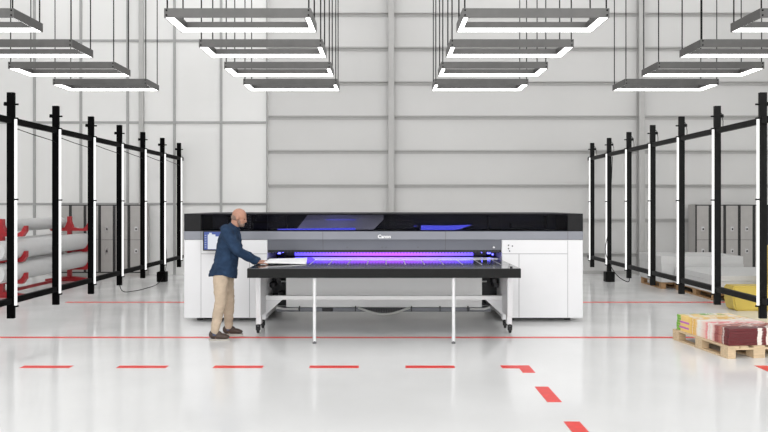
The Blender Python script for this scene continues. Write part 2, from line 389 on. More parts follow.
# ------------------------------------------------------------------ printer
PY = 10.8
def X8(x): return PX(x, PY)
def Z8(y): return PZ(y, PY)
pr = thing('flatbed_printer', (0, PY, 0), 'huge white flatbed printer with dark glass hood and violet light glowing in its slot', 'printer')
def part(mb, name, m, parent=None, smooth=False, label=None):
    o = mb.build(name, m, None, smooth, origin=(0, PY, 0))
    if parent is None or parent is pr:
        o.parent = pr; o.location = (0, 0, 0)
    else:
        o.parent = parent; o.location = (0, 0, 0)
    if label: o['label'] = label
    return o
xl, xr = -3.064, 3.05; xa, xb = X8(267.3), X8(501.8); xsl, xsr = X8(201), X8(567.7)
zt, zg, zb2, zs = Z8(213.6), Z8(231.3), Z8(239.8), Z8(253.8)
BY = 12.7
for x0, x1, sx, vx in ((xl, xa, xsl, X8(249.5)), (xb, xr, xsr, X8(519))):
    b = MB().box(x0, x1, PY, BY, 0.06, zb2, 0.012)
    cab = part(b, 'cabinet', 'white')
    s = MB()
    s.box(sx - 0.004, sx + 0.004, PY - 0.0015, PY + 0.02, 0.07, zb2 - 0.01)
    lo, hi = (sx, x1) if x0 < 0 else (x0, sx)
    s.box(lo + 0.005, hi - 0.005, PY - 0.0015, PY + 0.02, zs - 0.005, zs + 0.005)
    s.box(vx - 0.005, vx + 0.005, PY - 0.0015, PY + 0.02, 0.07, zs - 0.005)
    part(s, 'door_gap', 'lseam', cab)
    part(MB().box(x0 + 0.14, x1 - 0.14, PY + 0.30, BY - 0.3, 0.004, 0.06), 'plinth', 'rubber', cab)
    for fx in (x0 + 0.18, x1 - 0.18):
        for fy in (PY + 0.25, BY - 0.2):
            part(MB().tube([(fx, fy, 0.0), (fx, fy, 0.02), (fx, fy, 0.021), (fx, fy, 0.07)], 0.04, 12, radii=[0.05, 0.05, 0.025, 0.025]), 'foot', 'rubber', cab)
for x, y in ((508.5, 245.2), (508.5, 248.6), (512.3, 246.0), (509.5, 251.0)):
    part(MB().tube([(X8(x), PY - 0.012, Z8(y)), (X8(x), PY, Z8(y))], 0.011, 10), 'control_button', 'seam')
# grey band
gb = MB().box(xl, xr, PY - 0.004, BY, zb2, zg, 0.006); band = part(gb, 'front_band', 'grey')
s = MB()
for x in (X8(322.8), X8(445.6), xsl, xsr): s.box(x - 0.004, x + 0.004, PY - 0.006, PY + 0.01, zb2 + 0.004, zg - 0.002)
part(s, 'panel_gap', 'seam', band)
# canopy, tilted back under the band
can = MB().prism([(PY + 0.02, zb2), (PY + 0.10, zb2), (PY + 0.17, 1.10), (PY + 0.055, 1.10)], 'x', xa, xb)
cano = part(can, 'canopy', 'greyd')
s = MB()
for x in (X8(322.8), X8(445.6)): s.prism([(PY + 0.017, zb2 - 0.002), (PY + 0.03, zb2 - 0.002), (PY + 0.065, 1.10), (PY + 0.052, 1.10)], 'x', x - 0.004, x + 0.004)
for x in (347, 382, 386, 418): s.tube([(X8(x), PY + 0.02, Z8(247.3)), (X8(x), PY + 0.06, Z8(247.3))], 0.010, 8)
part(s, 'panel_gap', 'seam', cano)
k = MB().tube([(X8(494), PY - 0.01, Z8(247.4)), (X8(494), PY + 0.06, Z8(247.4))], 0.014, 10); part(k, 'button', 'white', cano, label='small white button at the right end of the canopy')
# slot interior
r = MB().box(xa, xb, PY + 0.06, PY + 0.14, 1.064, 1.104)
for i in range(74): x = xa + 0.05 + i * 0.0485; r.box(x, x + 0.014, PY + 0.05, PY + 0.07, 1.050, 1.10)
part(r, 'brush_rail', 'mech')
sl = MB(); sl.box(xa, xb, PY + 0.9, PY + 1.0, 0.9, zb2)
part(sl, 'slot_back', 'mech')
bed = MB().box(xa, xb, PY + 0.01, PY + 0.95, 0.90, 0.972, 0.003); part(bed, 'print_bed', 'tabletop')
uv = MB(); uv.box(-1.42, 1.42, PY + 0.42, PY + 0.47, 0.985, 1.13); part(uv, 'uv_lamp', 'uv')
ul = MB(); ul.box(-1.55, 1.62, PY + 0.40, PY + 0.60, 1.13, 1.20, 0.01); ul.box(-1.56, -1.43, PY + 0.40, PY + 0.6, 0.98, 1.13, 0.01); ul.box(1.43, 1.63, PY + 0.40, PY + 0.6, 0.98, 1.13, 0.01)
part(ul, 'carriage', 'mech')
bl = MB()
for x, w2, z in ((-1.66, 0.05, 1.03), (-1.60, 0.02, 1.05), (1.66, 0.05, 1.03), (1.72, 0.025, 1.01), (1.55, 0.02, 1.045)): bl.box(x - w2 / 2, x + w2 / 2, PY + 0.36, PY + 0.38, z - 0.012, z + 0.012)
part(bl, 'indicator_light', 'blue_led')
# hood: frame, end caps, interior, four panes
h = MB()
h.box(xsl, xsr, PY, BY, zt - 0.022, zt, 0.004)
h.box(xsl, xsr, PY + 0.0, PY + 0.05, zg, zg + 0.012)
h.box(xsl, xsr, BY - 0.05, BY, zg, zt - 0.022)
hood = part(h, 'hood', 'dark')
for x0, x1 in ((xl, xsl), (xsr, xr)): part(MB().box(x0, x1, PY, BY, zg, zt, 0.006), 'hood_end_cap', 'endblock')
iw = MB(); iw.box(xsl, xsr, PY + 0.75, PY + 0.80, zg, zt - 0.022); iw.box(xsl, xsr, PY + 0.06, PY + 0.75, zg + 0.001, zg + 0.012)
part(iw, 'hood_lining', 'inner')
# machinery seen through the glass, then an added plate imitating a reflection
gm = MB()
for x, w2, z0, z1 in ((-2.6, 0.25, 1.42, 1.60), (-2.15, 0.10, 1.41, 1.62), (-1.62, 0.12, 1.42, 1.60), (0.3, 0.35, 1.42, 1.55), (1.75, 0.16, 1.42, 1.60), (2.2, 0.35, 1.43, 1.50), (2.62, 0.06, 1.42, 1.62), (0.12, 0.05, 1.40, 1.63)):
    gm.box(x - w2 / 2, x + w2 / 2, PY + 0.40, PY + 0.6, z0, z1, 0.006)
gm.box(-2.7, 2.7, PY + 0.5, PY + 0.54, 1.50, 1.53)
part(gm, 'gantry', 'mech')
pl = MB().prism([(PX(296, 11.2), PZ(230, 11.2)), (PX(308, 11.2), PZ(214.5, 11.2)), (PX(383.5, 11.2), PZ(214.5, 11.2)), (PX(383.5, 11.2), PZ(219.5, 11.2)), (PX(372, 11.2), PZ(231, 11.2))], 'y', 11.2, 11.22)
part(pl, 'reflection_plate', 'hoodreflect')  # skewed plate shaped like the reflection on the glass
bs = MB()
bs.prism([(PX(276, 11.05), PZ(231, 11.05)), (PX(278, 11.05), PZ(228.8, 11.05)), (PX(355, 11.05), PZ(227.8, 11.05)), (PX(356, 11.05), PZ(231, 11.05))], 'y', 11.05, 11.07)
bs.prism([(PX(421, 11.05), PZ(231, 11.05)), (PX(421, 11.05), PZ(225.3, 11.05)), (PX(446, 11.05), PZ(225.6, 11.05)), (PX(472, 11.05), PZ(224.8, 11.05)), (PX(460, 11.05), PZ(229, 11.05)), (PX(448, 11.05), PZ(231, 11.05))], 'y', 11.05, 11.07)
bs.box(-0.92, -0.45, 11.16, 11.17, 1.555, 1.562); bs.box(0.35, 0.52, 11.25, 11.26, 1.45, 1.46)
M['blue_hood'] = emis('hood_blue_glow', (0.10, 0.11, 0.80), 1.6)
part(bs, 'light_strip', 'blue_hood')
for x0, x1 in ((xsl, xa), (xa, X8(384.4)), (X8(384.4), xb), (xb, xsr)):
    g = MB().box(x0 + 0.004, x1 - 0.004, PY + 0.004, PY + 0.012, zg + 0.01, zt - 0.02); part(g, 'glass_pane', 'glass', hood)
# lettering
cu = bpy.data.curves.new('lettering', 'FONT'); cu.body = 'Canon'; cu.size = 0.075; cu.extrude = 0.002; cu.offset = 0.002; cu.align_x = 'CENTER'; cu.resolution_u = 3
tmp = bpy.data.objects.new('tmp', cu); C.objects.link(tmp)
bpy.context.view_layer.update()
me = bpy.data.meshes.new_from_object(tmp.evaluated_get(bpy.context.evaluated_depsgraph_get()))
bpy.data.objects.remove(tmp); me.materials.clear(); me.materials.append(M['logo'])
o = bpy.data.objects.new('lettering', me); C.objects.link(o); o.parent = band
me.transform(Matrix.Translation((0.005, -0.008, Z8(238.1))) @ Matrix.Rotation(math.pi / 2, 4, 'X'))
# lower body between the cabinets
XA2, XB2 = PX(286, 10.95), PX(482, 10.95)
lb = MB(); lb.box(XA2, XB2, 10.95, 12.4, 0.36, 0.90, 0.006); lb.box(XA2, XB2, 10.97, 12.3, 0.20, 0.356, 0.006)
part(lb, 'lower_body', 'apron')
rnd = random.Random(3)
for sgn in (-1, 1):
    mc = MB()
    if sgn < 0: mc.box(xa, XA2, 11.3, 12.3, 0.18, 0.9)
    else: mc.box(XB2, xb, 11.3, 12.3, 0.18, 0.9)
    x0 = XA2 - 0.02 if sgn < 0 else XB2 + 0.02
    for i in range(9):
        cx = x0 + sgn * rnd.uniform(0.02, 0.24); cz = rnd.uniform(0.25, 0.85)
        mc.box(cx - 0.035, cx + 0.035, 11.0, 11.32, cz - 0.03, cz + 0.04, 0.006)
    part(mc, 'drive_unit', 'mech')
    x0 = XA2 if sgn < 0 else XB2
    part(MB().box(min(x0, x0 + sgn * 0.11), max(x0, x0 + sgn * 0.11), 10.96, 11.02, 0.69, 0.72), 'bracket', 'chrome')
    part(MB().tube([(x0, 11.0, 0.6), (x0 + sgn * 0.08, 11.0, 0.6)], 0.012, 8), 'motor_shaft', 'chrome')
tr = MB(); tr.box(PX(276, 10.95), PX(491, 10.95), 10.95, 11.15, 0.135, 0.20, 0.008); part(tr, 'cable_tray', 'tray')
for x in (299.5, 355.5, 411.5, 440, 468): part(MB().box(PX(x, 10.93) - 0.008, PX(x, 10.93) + 0.008, 10.93, 10.95, 0.14, 0.225), 'tray_clip', 'mech')
mk = MB().box(PX(322, 10.93), PX(333, 10.93), 10.93, 10.95, 0.14, 0.20, 0.01); part(mk, 'tray_connector', 'mech')
pts = []
for i in range(17):
    u = i / 16; x = PX(358, 10.9) + u * (PX(410, 10.9) - PX(358, 10.9)); pts.append((x, 10.9, 0.205 - 0.10 * math.sin(math.pi * u) ** 1.1))
part(MB().tube(pts, 0.017, 10), 'hose', 'hose', smooth=True)
ch = MB()
for i in range(26):
    u = 0.1 + 0.8 * i / 25; x = PX(358, 10.92) + u * (PX(410, 10.92) - PX(358, 10.92)); d = 0.085 * math.sin(math.pi * u); ch.box(x - 0.011, x + 0.011, 10.9, 10.94, 0.20 - d, 0.205)
part(ch, 'cable_chain', 'mech')
for x0, x1 in ((276, 299), ): part(MB().tube([(PX(276, 10.9), 10.9, 0.21), (PX(284, 10.9), 10.9, 0.185), (PX(298, 10.9), 10.9, 0.185)], 0.018, 8), 'hose', 'hose', smooth=True)
part(MB().tube([(PX(470, 10.9), 10.9, 0.185), (PX(484, 10.9), 10.9, 0.185), (PX(490, 10.9), 10.9, 0.215)], 0.018, 8), 'hose', 'hose', smooth=True)
# operator screen on an arm
SY = 10.62
sx0, sx1, sz0, sz1 = PX(202.8, SY), PX(234, SY), PZ(250.8, SY), PZ(230.8, SY)
sc = part(MB().box(sx0, sx1, SY, SY + 0.035, sz0, sz1, 0.006), 'control_screen', 'rubber')
part(MB().box(sx0 + 0.02, sx1 - 0.02, SY - 0.002, SY, sz0 + 0.02, sz1 - 0.015), 'display', 'ui_blue', sc)
u = MB(); W_ = sx1 - sx0
u.box(sx0 + 0.075, sx0 + 0.19, SY - 0.004, SY - 0.0021, sz0 + 0.025, sz1 - 0.055); u.box(sx0 + 0.19, sx1 - 0.03, SY - 0.004, SY - 0.0021, sz0 + 0.025, sz1 - 0.085)
u.box(sx0 + 0.095, sx0 + 0.135, SY - 0.004, SY - 0.0021, sz1 - 0.055, sz1 - 0.03)
part(u, 'screen_window', 'ui_white', sc)
u = MB()
for i in range(6): u.box(sx0 + 0.03, sx0 + 0.055, SY - 0.004, SY - 0.0021, sz0 + 0.05 + i * 0.035, sz0 + 0.064 + i * 0.035)
u.box(sx0 + 0.25, sx1 - 0.04, SY - 0.006, SY - 0.0041, sz0 + 0.08, sz0 + 0.13)
part(u, 'screen_icon', 'ui_grey', sc)
part(MB().box(sx0 + 0.16, sx0 + 0.24, SY + 0.035, PY, sz0 + 0.10, sz0 + 0.16, 0.006), 'screen_arm', 'mech', sc)

# ------------------------------------------------------------------ feed table
tb = thing('feed_table', (0, 9.95, 0), 'long charcoal table with white thin legs and caster frames standing against the printer', 'table')
def tpart(mb, name, m, parent=None, smooth=False, label=None):
    o = mb.build(name, m, None, smooth, origin=(0, 9.95, 0)); o.parent = parent or tb; o.location = (0, 0, 0)
    if label: o['label'] = label
    return o
TX = 1.765; TF = 9.08; TBk = 10.79
tpart(MB().box(-TX, TX, TF, TBk, 0.853, 0.970, 0.004), 'table_frame', 'tableedge')
top = tpart(MB().box(-TX + 0.012, TX - 0.012, 9.62, TBk - 0.005, 0.970, 0.977), 'table_top', 'tabletop')
tpart(MB().box(-TX + 0.004, TX - 0.004, TF + 0.004, 9.60, 0.970, 0.977, 0.002), 'front_strip', 'tabletop')
inl = MB()
for i in range(-6, 7):
    x = i * 0.262 + 0.03
    if abs(x) < TX - 0.05: inl.box(x - 0.008, x + 0.008, 9.66, TBk - 0.02, 0.977, 0.9785)
tpart(inl, 'top_inlay', 'inlay', top)
for x in (-1.66, 1.66): tpart(MB().tube([(x, 9.2, 0.977), (x, 9.2, 0.992)], 0.018, 10), 'corner_stop', 'mech')
for x in (-0.901, 0.901):
    lg = tpart(MB().tube([(x, 9.14, 0.03), (x, 9.14, 0.855)], 0.022, 14), 'leg', 'white', smooth=True)
    tpart(MB().tube([(x, 9.14, 0.0), (x, 9.14, 0.012), (x, 9.14, 0.013), (x, 9.14, 0.035)], 0.02, 10, radii=[0.026, 0.026, 0.010, 0.010]), 'leg_foot', 'seam', lg)
for s in (-1, 1):
    e = MB(); x0, x1 = sorted((s * 1.785, s * 1.715)); 
    e.box(x0, x1, 9.80, 10.36, 0.24, 0.853, 0.006)
    e.box(x0, x1, 9.83, 9.93, 0.13, 0.25, 0.004); e.box(x0, x1, 10.22, 10.33, 0.13, 0.25, 0.004)
    ef = tpart(e, 'end_frame', 'white')
    gus = MB().prism([(s * 1.715, 0.44), (s * 1.45, 0.44), (s * 1.715, 0.20)], 'y', 10.24, 10.27); tpart(gus, 'gusset', 'white', ef)
    for y in (9.885, 10.28):
        c = MB(); x = s * 1.765
        c.tube([(x - 0.016, y, 0.047), (x + 0.016, y, 0.047)], 0.046, 18)
        c.tube([(x, y + 0.01, 0.1), (x, y + 0.01, 0.14)], 0.016, 8)
        c.box(x - 0.03, x - 0.02, y - 0.02, y + 0.02, 0.04, 0.11); c.box(x + 0.02, x + 0.03, y - 0.02, y + 0.02, 0.04, 0.11); c.box(x - 0.03, x + 0.03, y - 0.02, y + 0.02, 0.10, 0.112)
        tpart(c, 'caster', 'rubber', ef)
tpart(MB().box(-1.714, 1.714, 10.22, 10.28, 0.418, 0.478, 0.005), 'crossbar', 'apron')
# media on the bed and the board the person handles
o = MB().prism([(-1.02, 10.46), (1.20, 10.46), (1.72, 10.62), (1.62, 10.92), (-1.12, 10.92)], 'z', 0.979, 0.984).build('print_sheet', 'media', origin=(0, 10.9, 0.9725))
tag(o, 'long white sheet lying in the glowing slot of the printer', 'sheet')
sh = MB()
v = [(-1.64, 9.60, 1.003), (-1.07, 9.70, 0.980), (-1.17, 10.74, 0.980), (-1.66, 10.28, 1.0)]
A = [sh.bm.verts.new(p) for p in v]; B = [sh.bm.verts.new((p[0], p[1], p[2] + 0.010)) for p in v]
sh.bm.faces.new(A); sh.bm.faces.new(list(reversed(B)))
for i in range(4): sh.bm.faces.new((A[i], B[i], B[(i + 1) % 4], A[(i + 1) % 4]))
tag(sh.build('white_board', 'boardw', origin=(-1.4, 10.1, 0.98)), 'small white board on the left end of the table, held by the person', 'board')

# ------------------------------------------------------------------ person
from mathutils import noise
def organic(name, mb, m, voxel, parent, it=6, fac=0.5, fold=0.0, fs=(9, 9, 14)):
    bmesh.ops.recalc_face_normals(mb.bm, faces=mb.bm.faces[:])
    me = bpy.data.meshes.new(name); mb.bm.to_mesh(me); mb.bm.free()
    ob = bpy.data.objects.new(name, me); C.objects.link(ob)
    r = ob.modifiers.new('r', 'REMESH'); r.mode = 'VOXEL'; r.voxel_size = voxel
    s = ob.modifiers.new('s', 'SMOOTH'); s.iterations = it; s.factor = fac
    bpy.context.view_layer.update()
    me2 = bpy.data.meshes.new_from_object(ob.evaluated_get(bpy.context.evaluated_depsgraph_get()))
    bpy.data.objects.remove(ob)
    me2.name = name
    if fold:      # cloth folds
        nrm = [v.normal.copy() for v in me2.vertices]
        for v, nn in zip(me2.vertices, nrm):
            p = v.co; w = noise.noise(Vector((p.x * fs[0] + 1.5 * p.z * fs[2] * 0.4, p.y * fs[1], p.z * fs[2])))
            v.co = p + nn * fold * (1 - 2.2 * abs(w)) 
    for p in me2.polygons: p.use_smooth = True
    me2.materials.clear(); me2.materials.append(M[m])
    o = bpy.data.objects.new(name, me2); C.objects.link(o); o.parent = parent
    return o
PX0, PY0 = -2.19, 9.6
person = thing('person', (PX0, PY0, 0), 'bald bearded person in a navy shirt and beige trousers bending over the left table end', 'person')
def q(x, y, z): return (x - PX0, y - PY0, z)
def chain(mb, pts, radii, n=16):
    """rounded chain with balls at the joints so a remesh fuses it"""
    mb.tube(pts, 0, n, radii=radii)
    for p, r in zip(pts, radii):
        r0 = r if not isinstance(r, tuple) else min(r)
        mb.ell(p, (r0, r0, r0), seg=12, rings=8)
hd = Matrix.Rotation(math.radians(18), 3, 'Y')   # nod forward
HC = Vector(q(-1.968, 9.6, 1.625))
def hp(x, y, z): return HC + hd @ Vector((x, y, z))
NS = (-2.12, 9.42, 1.455); FS = (-2.10, 9.78, 1.46)
NE = (-1.955, 9.40, 1.185); FE = (-2.03, 9.86, 1.15)
NW = (-1.742, 9.60, 1.012); FW = (-1.75, 9.84, 1.017)
HN = (-2.20, 9.51, 0.90); HF = (-2.175, 9.69, 0.90)
KN = (-2.195, 9.44, 0.50); KF = (-2.145, 9.73, 0.50)
AN = (-2.242, 9.34, 0.09); AF = (-2.145, 9.72, 0.09)
bm_ = MB()
bm_.ell(hp(-0.012, 0, 0.028), (0.098, 0.078, 0.092), hd)            # cranium
bm_.ell(hp(0.028, 0, -0.035), (0.066, 0.058, 0.088), hd)            # face
bm_.ell(hp(0.055, 0, -0.092), (0.034, 0.036, 0.026), hd)            # chin
bm_.ell(hp(0.098, 0, -0.026), (0.018, 0.011, 0.018), hd)            # nose tip
bm_.ell(hp(0.089, 0, -0.004), (0.013, 0.009, 0.026), hd)            # nose bridge
bm_.ell(hp(0.075, 0, 0.022), (0.018, 0.045, 0.012), hd)             # brow
for s in (-1, 1):
    bm_.ell(hp(-0.012, s * 0.078, -0.012), (0.017, 0.009, 0.030), hd)   # ear
    bm_.ell(hp(0.055, s * 0.038, -0.03), (0.022, 0.018, 0.02), hd)      # cheek
chain(bm_, [hp(-0.035, 0, -0.06), q(-2.04, 9.6, 1.50), q(-2.08, 9.6, 1.44)], [0.056, 0.057, 0.07])
chain(bm_, [q(-2.09, 9.6, 1.42), q(-2.12, 9.6, 1.2), q(-2.17, 9.6, 1.0), q(-2.19, 9.6, 0.90)], [(0.07, 0.11), (0.085, 0.12), (0.085, 0.12), (0.09, 0.13)])
for S_, E_, W_ in ((NS, NE, NW), (FS, FE, FW)):
    chain(bm_, [q(*S_), q(*E_), q(*W_)], [0.05, 0.038, 0.027])
for H_, K_, A_ in ((HN, KN, AN), (HF, KF, AF)):
    chain(bm_, [q(*H_), q(*K_), q(*A_)], [0.075, 0.05, 0.035])
    bm_.ell(q(A_[0] + 0.05, A_[1], 0.05), (0.10, 0.035, 0.03))
# hands: palm, four fingers laid on the board, thumb leaving the side of the palm
def hand(W_, side):
    w = Vector(q(*W_)); d = Vector((0.96, 0.10 * (-side), -0.12)).normalized(); lat = Vector((0.05 * side, 1.0, 0)).normalized() * (1)
    palm = w + d * 0.055
    bm_.ell(palm, (0.052, 0.040, 0.017))
    for i, (o_, ln) in enumerate(((-0.028, 0.070), (-0.010, 0.080), (0.009, 0.075), (0.027, 0.060))):
        a = w + d * 0.085 + lat * o_; b = a + d * ln * 0.5 + Vector((0, 0, 0.006)); c = b + d * ln * 0.45 + Vector((0, 0, -0.016))
        chain(bm_, [w + d * 0.05 + lat * o_ * 0.7, a, b, c], [0.010, 0.0095, 0.0088, 0.0075], 8)
    tside = -side
    a = w + d * 0.025 + lat * 0.026 * tside; b = a + d * 0.035 + lat * 0.026 * tside + Vector((0, 0, -0.006)); c = b + d * 0.032 + lat * 0.004 * tside + Vector((0, 0, -0.004))
    chain(bm_, [a, b, c], [0.013, 0.0105, 0.009], 8)
hand(NW, -1); hand(FW, 1)
body = organic('body', bm_, 'skin', 0.0065, person, 4)
for s in (-1, 1):
    MB().ell(hp(0.078, s * 0.028, -0.002), (0.010, 0.012, 0.007), hd).build('eye', 'eye', person, True)
MB().ell(hp(0.082, 0, -0.062), (0.010, 0.022, 0.006), hd).build('mouth', 'lip', person, True)
hb = MB()   # short cropped grey hair round the back, and beard
hb.ell(hp(-0.045, 0, -0.018), (0.068, 0.0745, 0.055), hd)
organic('hair', hb, 'hair', 0.008, person, 4)
hb = MB(); hb.ell(hp(0.050, 0, -0.085), (0.050, 0.050, 0.036), hd); hb.ell(hp(0.022, 0.045, -0.055), (0.026, 0.022, 0.035), hd); hb.ell(hp(0.022, -0.045, -0.055), (0.026, 0.022, 0.035), hd)
hb.ell(hp(0.083, 0, -0.053), (0.012, 0.028, 0.006), hd)
organic('beard', hb, 'hair', 0.008, person, 4)
# shirt
sb = MB()
def sec(xc, z, rx, ry): return (q(xc, 9.6, z), (rx, ry))
torso = [(-2.050, 1.495, .060, .070), (-2.075, 1.462, .092, .15), (-2.098, 1.41, .118, .195), (-2.108, 1.34, .138, .205), (-2.118, 1.26, .147, .20), (-2.125, 1.17, .152, .19), (-2.140, 1.08, .156, .185), (-2.160, 0.98, .160, .19), (-2.183, 0.90, .178, .20), (-2.197, 0.835, .184, .203)]
rings = []
n = 36
for (xc, z, rx, ry) in torso:
    ring = []
    for kk in range(n):
        a = 2 * math.pi * kk / n
        zz = z
        if z < 0.95: zz = z + 0.03 * math.cos(2 * a) * (-1 if z < 0.86 else -0.4) - 0.012 * math.cos(a)
        w = 1 + (0.02 * math.sin(7 * a + z * 9) if z < 1.3 else 0)
        ring.append(sb.bm.verts.new(q(xc + rx * w * math.cos(a), 9.6 + ry * w * math.sin(a), zz)))
    rings.append(ring)
for i in range(len(rings) - 1):
    for kk in range(n): sb.bm.faces.new((rings[i][kk], rings[i][(kk + 1) % n], rings[i + 1][(kk + 1) % n], rings[i + 1][kk]))
sb.bm.faces.new(rings[0]); sb.bm.faces.new(list(reversed(rings[-1])))
for S_, E_, W_ in ((NS, NE, NW), (FS, FE, FW)):
    s_ = Vector(q(*S_)); e_ = Vector(q(*E_)); w_ = Vector(q(*W_))
    chain(sb, [s_ + Vector((0.01, 0, 0.0)), s_.lerp(e_, 0.35), s_.lerp(e_, 0.75), e_, e_.lerp(w_, 0.35), e_.lerp(w_, 0.7), e_.lerp(w_, 0.96)], [0.078, 0.080, 0.070, 0.066, 0.057, 0.047, 0.040])
shirt = organic('shirt', sb, 'denim', 0.009, person, 3, fold=0.009)
cb = MB(); cb.tube([q(-2.062, 9.6, 1.475), q(-2.028, 9.6, 1.522)], 0, 20, radii=[(0.085, 0.085), (0.066, 0.070)]); organic('collar', cb, 'denim', 0.009, person, 2)
bt = MB()
for W_, E_ in ((NW, NE), (FW, FE)):
    w_ = Vector(q(*W_)); e_ = Vector(q(*E_)); bt.tube([w_.lerp(e_, 0.20), w_.lerp(e_, 0.02)], 0, 14, radii=[0.045, 0.044])
bt.build('cuff', 'denim', person, True)
# trousers
tb_ = MB()
tb_.ell(q(-2.18, 9.6, 0.90), (0.115, 0.17, 0.10))
for H_, K_, A_ in ((HN, KN, AN), (HF, KF, AF)):
    h_, k_, a_ = (Vector(q(*p)) for p in (H_, K_, A_)); a_ = a_ + Vector((0.005, 0, 0.035))
    chain(tb_, [h_, h_.lerp(k_, 0.35), h_.lerp(k_, 0.75), k_ + Vector((0.008, 0, 0)), k_.lerp(a_, 0.3), k_.lerp(a_, 0.7), a_ + Vector((0, 0, 0.03)), a_], [0.096, 0.098, 0.082, 0.072, 0.072, 0.061, 0.055, 0.054])
organic('trousers', tb_, 'chino', 0.009, person, 3, fold=0.007, fs=(8, 8, 13))
for A_ in (AN, AF):
    ax, ay = A_[0], A_[1]
    s = MB(); s.tube([q(ax, ay, 0.13), q(ax - 0.005, ay, 0.07)], 0, 12, radii=[0.045, 0.045]); s.build('sock', 'sock', person, True)
    u = MB(); u.ell(q(ax - 0.018, ay, 0.078), (0.062, 0.043, 0.062)); u.ell(q(ax + 0.08, ay, 0.055), (0.098, 0.046, 0.042)); u.ell(q(ax + 0.14, ay, 0.047), (0.058, 0.044, 0.032))
    u.ell(q(ax + 0.035, ay, 0.082), (0.062, 0.038, 0.050)); shoe = organic('shoe', u, 'shoe', 0.008, person, 3)
    s = MB(); prof = []
    for kk in range(28):
        a = 2 * math.pi * kk / 28; xx = math.cos(a); yy = math.sin(a)
        prof.append((ax - PX0 + 0.060 + 0.142 * xx, ay - PY0 + (0.047 if xx > 0 else 0.041) * (abs(yy) ** 0.75) * (1 if yy > 0 else -1)))
    s.prism(prof, 'z', 0.001, 0.022); s.build('sole', 'sole', shoe)

# ------------------------------------------------------------------ roll rack left
rk = thing('roll_rack', (-7.4, 15.1, 0), 'red steel rack holding white media rolls behind the left light frame', 'rack')
def rp(mb, name, parent=None, m='red', smooth=False): return mb.build(name, m, parent or rk, smooth)
for y in (-1.45, 1.5):
    up = rp(MB().box(-0.045, 0.045, y - 0.045, y + 0.045, 0, 1.52, 0.006), 'upright')
    rp(MB().prism([(-0.55, 0), (0.55, 0), (0.55, 0.05), (0.10, 0.11), (-0.10, 0.11), (-0.55, 0.05)], 'y', y - 0.06, y + 0.06), 'base_foot')
    for z, r in ((1.24, 0), (0.75, 0), (0.33, 0)):
        for s in (-1, 1):
            a = MB().prism([(s * 0.04, z + 0.16), (s * 0.09, z + 0.03), (s * 0.20, z - 0.0), (s * 0.33, z), (s * 0.40, z + 0.045), (s * 0.455, z + 0.15), (s * 0.49, z + 0.15), (s * 0.49, z + 0.04), (s * 0.42, z - 0.06), (s * 0.04, z - 0.06)], 'y', y - 0.055, y + 0.055)
            rp(a, 'arm')
rp(MB().box(-0.03, 0.03, -1.4, 1.45, 0.06, 0.12, 0.005), 'tie_beam')
rollnames = {0: 'top', 1: 'middle', 2: 'bottom'}
for s in (1, -1):
    for k, (z, r) in enumerate(((1.370, 0.132), (0.936, 0.185), (0.516, 0.185))):
        if s > 0 and k == 0: continue      # the near top arms are empty
        t = thing('media_roll', (-7.4 + s * 0.27, 15.1, z), 'white media roll on the %s arms of the red rack, %s side' % (rollnames[k], 'near printer' if s > 0 else 'far outer'), 'roll', 'white rolls on the red rack')
        MB().tube([(0, -2.2, 0), (0, 1.62, 0)], r, 28).build('rolled_media', 'roll', t, True)
        MB().tube([(0, -2.25, 0), (0, 1.65, 0)], 0.045, 14).build('core', 'rollcore', t, True)

# ------------------------------------------------------------------ lockers
def make_locker():
    t = thing('locker', (0, 0, 0), 'x', 'locker')
    MB().box(0, 0.362, 0.02, 0.42, 0.0, 1.8, 0.003).build('body', 'locker', t)
    MB().box(0.001, 0.361, 0.012, 0.022, 0.09, 1.795).build('door_frame', 'lockerdark', t)
    for z0, z1 in ((0.12, 0.915), (0.922, 1.77)):
        d = MB().box(0.035, 0.327, 0.0, 0.014, z0, z1, 0.003).build('door', 'locker', t)
        zh = 0.64 if z0 < 0.5 else 1.19
        MB().box(0.145, 0.215, -0.008, 0.0, zh - 0.055, zh + 0.055, 0.002).build('handle', 'chrome', d)
        MB().box(0.17, 0.20, -0.02, -0.006, zh - 0.03, zh + 0.02, 0.003).build('latch', 'lockerdark', d)
    return t
lk0 = make_locker(); fst = True
ordn = ['leftmost', 'second from left', 'third from left', 'fourth from left', 'fifth from left', 'rightmost']
for side, x0, cnt in (('left', PX(101, 17.6) - 0.035 - 3 * 0.365, 6), ('right', PX(697, 17.6) - 0.035, 5)):
    for i in range(cnt):
        o = lk0 if fst else copy_tree(lk0); fst = False
        o.location = (x0 + i * 0.365, 17.6, 0)
        o['label'] = 'grey two-door metal locker by the back wall, %s side, %s of its bank' % (side, ordn[i] if i < cnt - 1 else 'rightmost')
        o['group'] = 'grey lockers on the %s' % side

# ------------------------------------------------------------------ pallets
def pallet(loc, rz, m, label, L=1.2, W=0.8):
    """long side along local y, origin at the near left corner"""
    t = thing('pallet', loc, label, 'pallet', None, rz)
    for x0, x1 in ((0, 0.145), (0.1635, 0.2635), (0.3275, 0.4725), (0.5365, 0.6365), (0.655, 0.80)):
        x0 *= W / 0.8; x1 *= W / 0.8; MB().box(x0, x1, 0, L, 0.122, 0.144, 0.002).build('deck_board', m, t)
    for yy in (0, L / 2 - 0.0725, L - 0.145): MB().box(0, W, yy, yy + 0.145, 0.10, 0.122, 0.002).build('cross_board', m, t)
    for x0, x1 in ((0, 0.10), (W / 2 - 0.0725, W / 2 + 0.0725), (W - 0.10, W)):
        for yy in (0, L / 2 - 0.0725, L - 0.145): MB().box(x0, x1, yy, yy + 0.145, 0.022, 0.10, 0.002).build('block', m, t)
        MB().box(x0, x1, 0, L, 0.0, 0.022, 0.002).build('bottom_board', m, t)
    return t
rz = math.atan2(0.156, 1.197)
